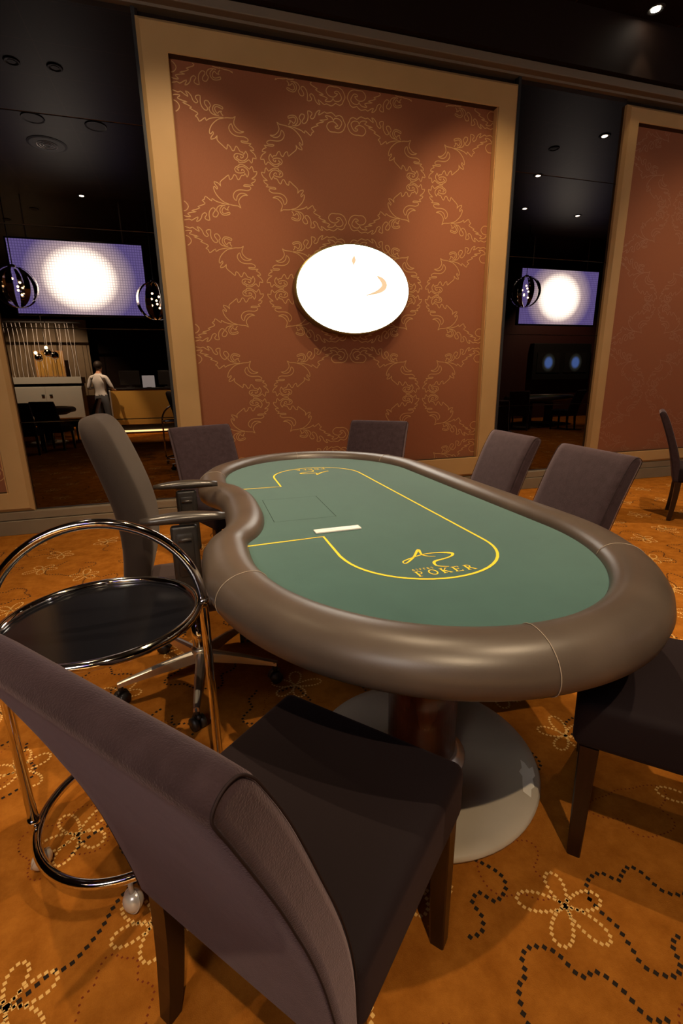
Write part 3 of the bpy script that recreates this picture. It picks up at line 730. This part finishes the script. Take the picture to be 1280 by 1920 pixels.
for x,lb in ((-1.10,'pale sheet holder standing on the counter between the monitors'),(-.15,'pale sheet holder standing on the counter at the mirror edge')):
    t = thing('sheet_holder', lb, 'sheet holder', (x,-4.4,1.16))
    bobj('sheet', bx(-.15,.15,-.01,.01,0,.30), 'paperlit', t); bobj('foot', bx(-.06,.06,-.05,.05,0,.01), 'plastic', t)

# sideboard, bead curtain, picture on the far wall
t = thing('sideboard', 'pale low cabinet with round handles behind the bead curtain, in the left reflection', 'cabinet', (-4.35,-8.3,0))
bobj('body', bx(-1.15,.95,-.3,.25,.20,1.22,.005), 'offwhite', t)
bobj('top', bx(-1.18,.98,-.32,.30,1.30,1.50,.005), 'offwhite', t)
bobj('plinth', bx(-1.1,.9,-.25,.18,0,.20), 'black', t)
bobj('recess', bx(-1.14,.94,-.3,.22,1.22,1.30), 'black', t)
for s in (0,1):
    d = bobj('door', bx(-1.13+s*1.05,-.09+s*1.03,.25,.275,.24,1.19,.004), 'offwhite', t)
    hb = bmesh.new(); tube(hb, [((-.20 if s==0 else .02),.29,.95),((-.12 if s==0 else .10),.29,.95)], .03, 10); bobj('handle', hb, 'black', d)
struct('wall_1', bx(-7.4,-3.2,-9.2,-9.1,0,3.3), 'base')
t = thing('bead_curtain', 'hanging silver string curtain above the pale cabinet, in the left reflection', 'curtain', (-4.4,-8.25,1.5))
bm = bmesh.new()
for i in range(19):
    x = -1.35+i*.13+random.uniform(-.03,.03); p = random.uniform(0,6)
    tube(bm, [(x+.02*sin(p+z*3), .02*cos(p+z*4), z) for z in [1.6*j/12 for j in range(13)]], .0055, 5)
tag(bobj('strand', bm, 'beads', t), kind='stuff')
bobj('rail', bx(-1.4,1.2,-.02,.02,1.60,1.64), 'black', t)
t = thing('picture_frame', 'gold lit framed picture standing behind the bead curtain', 'picture', (-4.35,-8.75,1.52))
bm = bmesh.new(); 
for a in ((-.42,-.38,0,.80),(.38,.42,0,.80),(-.38,.38,0,.04),(-.38,.38,.76,.80)): box(bm, a[0],a[1],-.02,.02,a[2],a[3])
bobj('frame', bm, 'gilt', t); bobj('picture', bx(-.38,.38,-.01,.01,.04,.76), mat_ := 'goldfront', t)
t = thing('cluster_lamp', 'small cluster lamp with bare glowing bulbs above the pale cabinet', 'lamp', (-4.2,-7.9,2.15))
bm = bmesh.new()
for x,z in ((-.22,-.08),(.05,.05),(.22,-.02)): bmesh.ops.create_uvsphere(bm, u_segments=12, v_segments=8, radius=.12, matrix=Matrix.Translation((x,0,z)))
bobj('glass_ball', bm, 'chrome', t, True)
for x,z in ((-.25,.05),(.05,.20)):
    bm = bmesh.new(); bmesh.ops.create_uvsphere(bm, u_segments=10, v_segments=6, radius=.045, matrix=Matrix.Translation((x,.13,z)))
    bobj('bulb', bm, 'bulb', t, True)
bm = bmesh.new(); tube(bm, [(0,0,.1),(0,0,CEIL-2.15)], .008, 6); bobj('cord', bm, 'black', t)

# wall monitors in the right reflection
t = thing('wall_display', 'dark wall box with two blue lit monitors, reflected in the right mirror', 'display', (11.2,-3.75,1.72))
bobj('box', bx(-1.08,1.08,-.2,.0,-.53,.55,.01), 'black', t)
for s in (-.52,.5):
    o = bobj('monitor_face', bx(-.42,.42,-.006,.012,-.30,.30), 'monitor', t); o.location = (s,.006,-.02)
struct('wall_2', bx(9.0,15.0,-4.3,-3.95,0,CEIL), 'maroon')

# further tables and chairs in the reflections
dup(T, (-3.93,-2.9,0), R(90), 'second green felt poker table reflected in the left mirror')
dup(T, (9.0,-1.9,0), R(60), 'third poker table reflected in the right mirror')
for (x,y,fx,fy,lb) in ((-3.05,-.95,0,-1,'dark chair reflected at the left of the left mirror, nearer of the pair'),(-2.7,-1.55,.25,-1,'dark chair reflected in the left mirror, overlapping the nearer one'),
                    (-2.45,-2.85,-1,0,'dark chair reflected at the right end of the reflected table, beside the person'),(-3.7,-1.3,0,-1,'dark chair reflected at the very left, half hidden by the frame'),
                    (8.75,-.65,-.45,-1,'dark chair seen from the side in the right mirror reflection'),(7.75,-1.0,.6,-.6,'dark chair in the right mirror reflection, beside the table corner')):
    dup(proto, (x,y,0), facing(fx,fy), lb, 'chairs reflected in the black mirrors')

# a person leaning at the counter end
def person():
    t = thing('person', 'person in white shirt and grey trousers leaning at the counter end', 'person', (-2.13,-3.60,0), R(-160))
    J = {'pel':(0,0,.95,.135),'sp1':(0,.01,1.08,.125),'sp2':(0,-.01,1.24,.145),'chest':(0,-.02,1.38,.135),'neck':(0,.01,1.50,.058),'nk2':(0,.035,1.56,.055),
         'head':(0,.055,1.64,.088),'crown':(0,.05,1.72,.072),
         'ls':(-.18,-.02,1.42,.060),'le':(-.27,.03,1.17,.045),'lw':(-.16,.24,1.14,.030),
         'rs':(.18,-.02,1.42,.060),'re':(.28,-.03,1.16,.045),'rw':(.20,.20,1.18,.030),
         'lh':(-.09,0,.90,.095),'lk':(-.10,.03,.50,.065),'la':(-.11,-.01,.09,.045),'lt':(-.12,.14,.04,.036),
         'rh':(.09,0,.90,.095),'rk':(.11,.05,.50,.065),'ra':(.12,.03,.09,.045),'rt':(.13,.18,.04,.036)}
    E = [('pel','sp1'),('sp1','sp2'),('sp2','chest'),('chest','neck'),('neck','nk2'),('nk2','head'),('head','crown'),('chest','ls'),('ls','le'),('le','lw'),('chest','rs'),('rs','re'),('re','rw'),
         ('pel','lh'),('lh','lk'),('lk','la'),('la','lt'),('pel','rh'),('rh','rk'),('rk','ra'),('ra','rt')]
    names = list(J); V2 = [J[n][:3] for n in names]; rad = [J[n][3] for n in names]; E2 = [(names.index(a),names.index(b)) for a,b in E]
    for w, sx in (('lw',-1),('rw',1)):
        b = J[w]; palm = (b[0]+.01*sx*-1, b[1]+.07, b[2]-.015); pi_ = len(V2); V2.append(palm); rad.append(.030); E2.append((names.index(w), pi_))
        for k in range(4):
            o = -.028+.019*k; f1 = (palm[0]+o, palm[1]+.045, palm[2]-.005); f2_ = (palm[0]+o*1.2, palm[1]+.078-.004*abs(k-1.4), palm[2]-.022)
            i = len(V2); V2 += [f1, f2_]; rad += [.0095,.008]; E2 += [(pi_, i),(i,i+1)]
        i = len(V2); V2 += [(palm[0]-sx*.035, palm[1]+.005, palm[2]-.005),(palm[0]-sx*.05, palm[1]+.035, palm[2]-.012)]; rad += [.011,.009]; E2 += [(pi_, i),(i,i+1)]
    me = bpy.data.meshes.new('body'); me.from_pydata(V2, E2, [])
    o = bpy.data.objects.new('body_src', me); C.objects.link(o)
    sk = o.modifiers.new('skin','SKIN'); 
    for i, v in enumerate(me.skin_vertices[0].data): v.radius = (rad[i], rad[i]*(.8 if i in (0,1,2,3) else 1)); v.use_root = (i == 0)
    sb = o.modifiers.new('sub','SUBSURF'); sb.levels = sb.render_levels = 2
    dg = bpy.context.evaluated_depsgraph_get(); m2 = bpy.data.meshes.new_from_object(o.evaluated_get(dg))
    bpy.data.objects.remove(o)
    m2.materials.clear()
    b = link('body', m2, ['shirt','trousers','skin','hair'], t, True)
    for p in m2.polygons:
        c = p.center
        p.material_index = 1 if c.z < 1.0 else (0 if c.z < 1.505 else 2)
        if c.y > .185 and c.z > 1.0 and c.z < 1.3: p.material_index = 2
        if c.z < .10: p.material_index = 3
    bm = bmesh.new(); bmesh.ops.create_uvsphere(bm, u_segments=20, v_segments=14, radius=1, matrix=Matrix.Translation((0,.035,1.69)) @ Matrix.Diagonal((.098,.108,.105,1)))
    bmesh.ops.delete(bm, geom=[v for v in bm.verts if v.co.z < 1.69 and v.co.y > .06], context='VERTS')
    bobj('hair', bm, 'hair', t, True)
    bm = bmesh.new()
    for s in (-1,1): bmesh.ops.create_uvsphere(bm, u_segments=8, v_segments=6, radius=.010, matrix=Matrix.Translation((s*.03,.137,1.655)))
    bobj('eye', bm, 'black', t)
    bm = bmesh.new(); bmesh.ops.create_cone(bm, segments=8, radius1=.016, radius2=.005, depth=.04, matrix=Matrix.Translation((0,.145,1.632)) @ Matrix.Rotation(R(20),4,'X')); box(bm, -.022,.022,.128,.139,1.590,1.598)
    bobj('nose_and_mouth', bm, 'skin', t, True)
    return t
person()

# ---------------------------------------------------------------- ceiling fittings and light
def downlight(x, y, label, energy=0, aim=None, size=70, blend=.6, col=(1,.74,.46), rad=.035, on=True, group='recessed ceiling downlights'):
    t = thing('ceiling_downlight', label, 'ceiling light', (x,y,CEIL), 0, group)
    bm = bmesh.new(); lathe(bm, [(.055,-.004),(.062,-.010),(.075,-.008),(.078,.0)], 28); bobj('trim_ring', bm, 'black', t, True)
    bm = bmesh.new(); lathe(bm, [(.001,-.007),(.038,-.007),(.038,-.004),(.001,-.004)], 24); bobj('lens', bm, 'lens' if on else 'black', t)
    if energy:
        l = bpy.data.lights.new('spot', 'SPOT'); l.energy = energy; l.spot_size = R(size); l.spot_blend = blend; l.color = col; l.shadow_soft_size = rad
        o = bpy.data.objects.new('spot', l); C.objects.link(o); o.location = (x,y,CEIL-.03)
        d = Vector(aim or (x,y,0))-Vector((x,y,CEIL-.03)); o.rotation_euler = d.to_track_quat('-Z','Y').to_euler()
    return t
E = 1.0
LT = [ # x, y, energy, aim, cone
 (.15,-1.5, 370, (.55,1.0,.5), 58, 'behind the camera towards the near chair'),
 (1.9, .35, 250, (1.1,1.2,.5), 60, 'over the right hand chair'),
 (.9, 1.9, 380, (.75,2.3,.7), 58, 'above the middle of the foreground table'),
 (-1.1,2.6, 260, (-.9,2.6,0), 62, 'over the carpet left of the office chair'),
 (2.9, 2.2, 420, (3.1,2.4,0), 66, 'over the carpet right of the table'),
 (5.83,2.9, 430, (5.0,2.4,0), 66, 'right of the lone chair'),
 (.08, 2.7, 300, (.05,4.65,1.95), 58, 'washing the left of the central panel'),
 (2.2, 2.6, 380, (2.95,4.65,2.25), 50, 'washing the right of the central panel'),
 (1.5, 2.6, 110, (1.5,4.65,1.7), 70, 'washing the middle of the central panel'),
 (4.38,4.37, 12, (4.9,4.4,0), 60, 'visible close to the wall over the right panel'),
 (5.4, 2.4, 190, (5.6,4.65,1.6), 64, 'washing the right panel'),
 (-1.5,2.6, 120, (-1.6,4.6,1.0), 50, 'washing the far left panel'),
 (5.82,1.52, 200, None, 60, 'second in the right mirror'),
 (6.63,.10, 150, None, 60, 'third in the right mirror'),
 (8.0, .0, 150, None, 60, 'beside the right reflected screen'),
 (-1.6,-1.27, 60, (-1.8,-3.2,0), 60, 'in front of the left reflected screen'),
 (-3.3,-3.0, 100, None, 60, 'over the second poker table'),
 (.0,-2.4, 1500, (-.6,-4.1,.7), 60, 'added to brighten the counter'),  # fill spot added for the counter's brightness
 (-2.6,-2.2, 3200, (-2.15,-3.7,1.2), 26, 'added to brighten the standing person'),  # narrow spot added to whiten the shirt
 (10.6,-2.3, 700, (11.0,-3.9,1.0), 90, 'added as fill over the third poker table'),  # fill added for the dark right reflection
 (-4.3,-6.2, 3200, (-4.3,-8.3,1.2), 70, 'added to brighten the pale cabinet'),  # spot added to lift the cabinet and bead strings
]
for x,y,e,aim,cone,lb in LT:
    downlight(x, y, 'small round recessed ceiling downlight %s' % lb, e*E, aim, cone, 1.0 if 'washing' in lb else .6, rad=.022, on=any(k in lb for k in ('visible','mirror','lone','reflected screen')))
for x,y,rr,lb in ((-1.65,.70,.25,'large round ceiling speaker grille reflected in the left mirror'),):
    t = thing('ceiling_speaker', lb, 'speaker', (x,y,CEIL))
    bm = bmesh.new(); lathe(bm, [(.001,-.012),(rr-.03,-.012),(rr,-.004),(rr,.0)], 36); bobj('grille', bm, 'black', t)
    bm = bmesh.new()
    for q in (.05,.09,.13): tube(bm, [(q*cos(2*pi*k/24), q*sin(2*pi*k/24), -.014) for k in range(24)], .003, 5, True)
    bobj('cone_ring', bm, 'satin', t)
for x,y,lb in ((-.91,1.40,'unlit round ceiling recess reflected right of the speaker grille'),(-1.63,1.42,'unlit round ceiling recess reflected left of the first'),(-.83,-3.5,'unlit round ceiling recess reflected above the screen corner')):
    t = thing('ceiling_recess', lb, 'ceiling light', (x,y,CEIL)); bm = bmesh.new(); lathe(bm, [(.001,-.004),(.11,-.004),(.13,-.010),(.135,0)], 28); bobj('trim_ring', bm, 'black', t)

w = bpy.data.worlds.new('world'); bpy.context.scene.world = w; w.use_nodes = True
w.node_tree.nodes['Background'].inputs[0].default_value = (.02,.015,.012,1); w.node_tree.nodes['Background'].inputs[1].default_value = .2
sc = bpy.context.scene
sc.view_settings.view_transform = 'Standard'; sc.view_settings.look = 'None'; sc.view_settings.gamma = 1; sc.view_settings.exposure = 0.0
sc.cycles.max_bounces = 8; sc.cycles.sample_clamp_indirect = 3.0
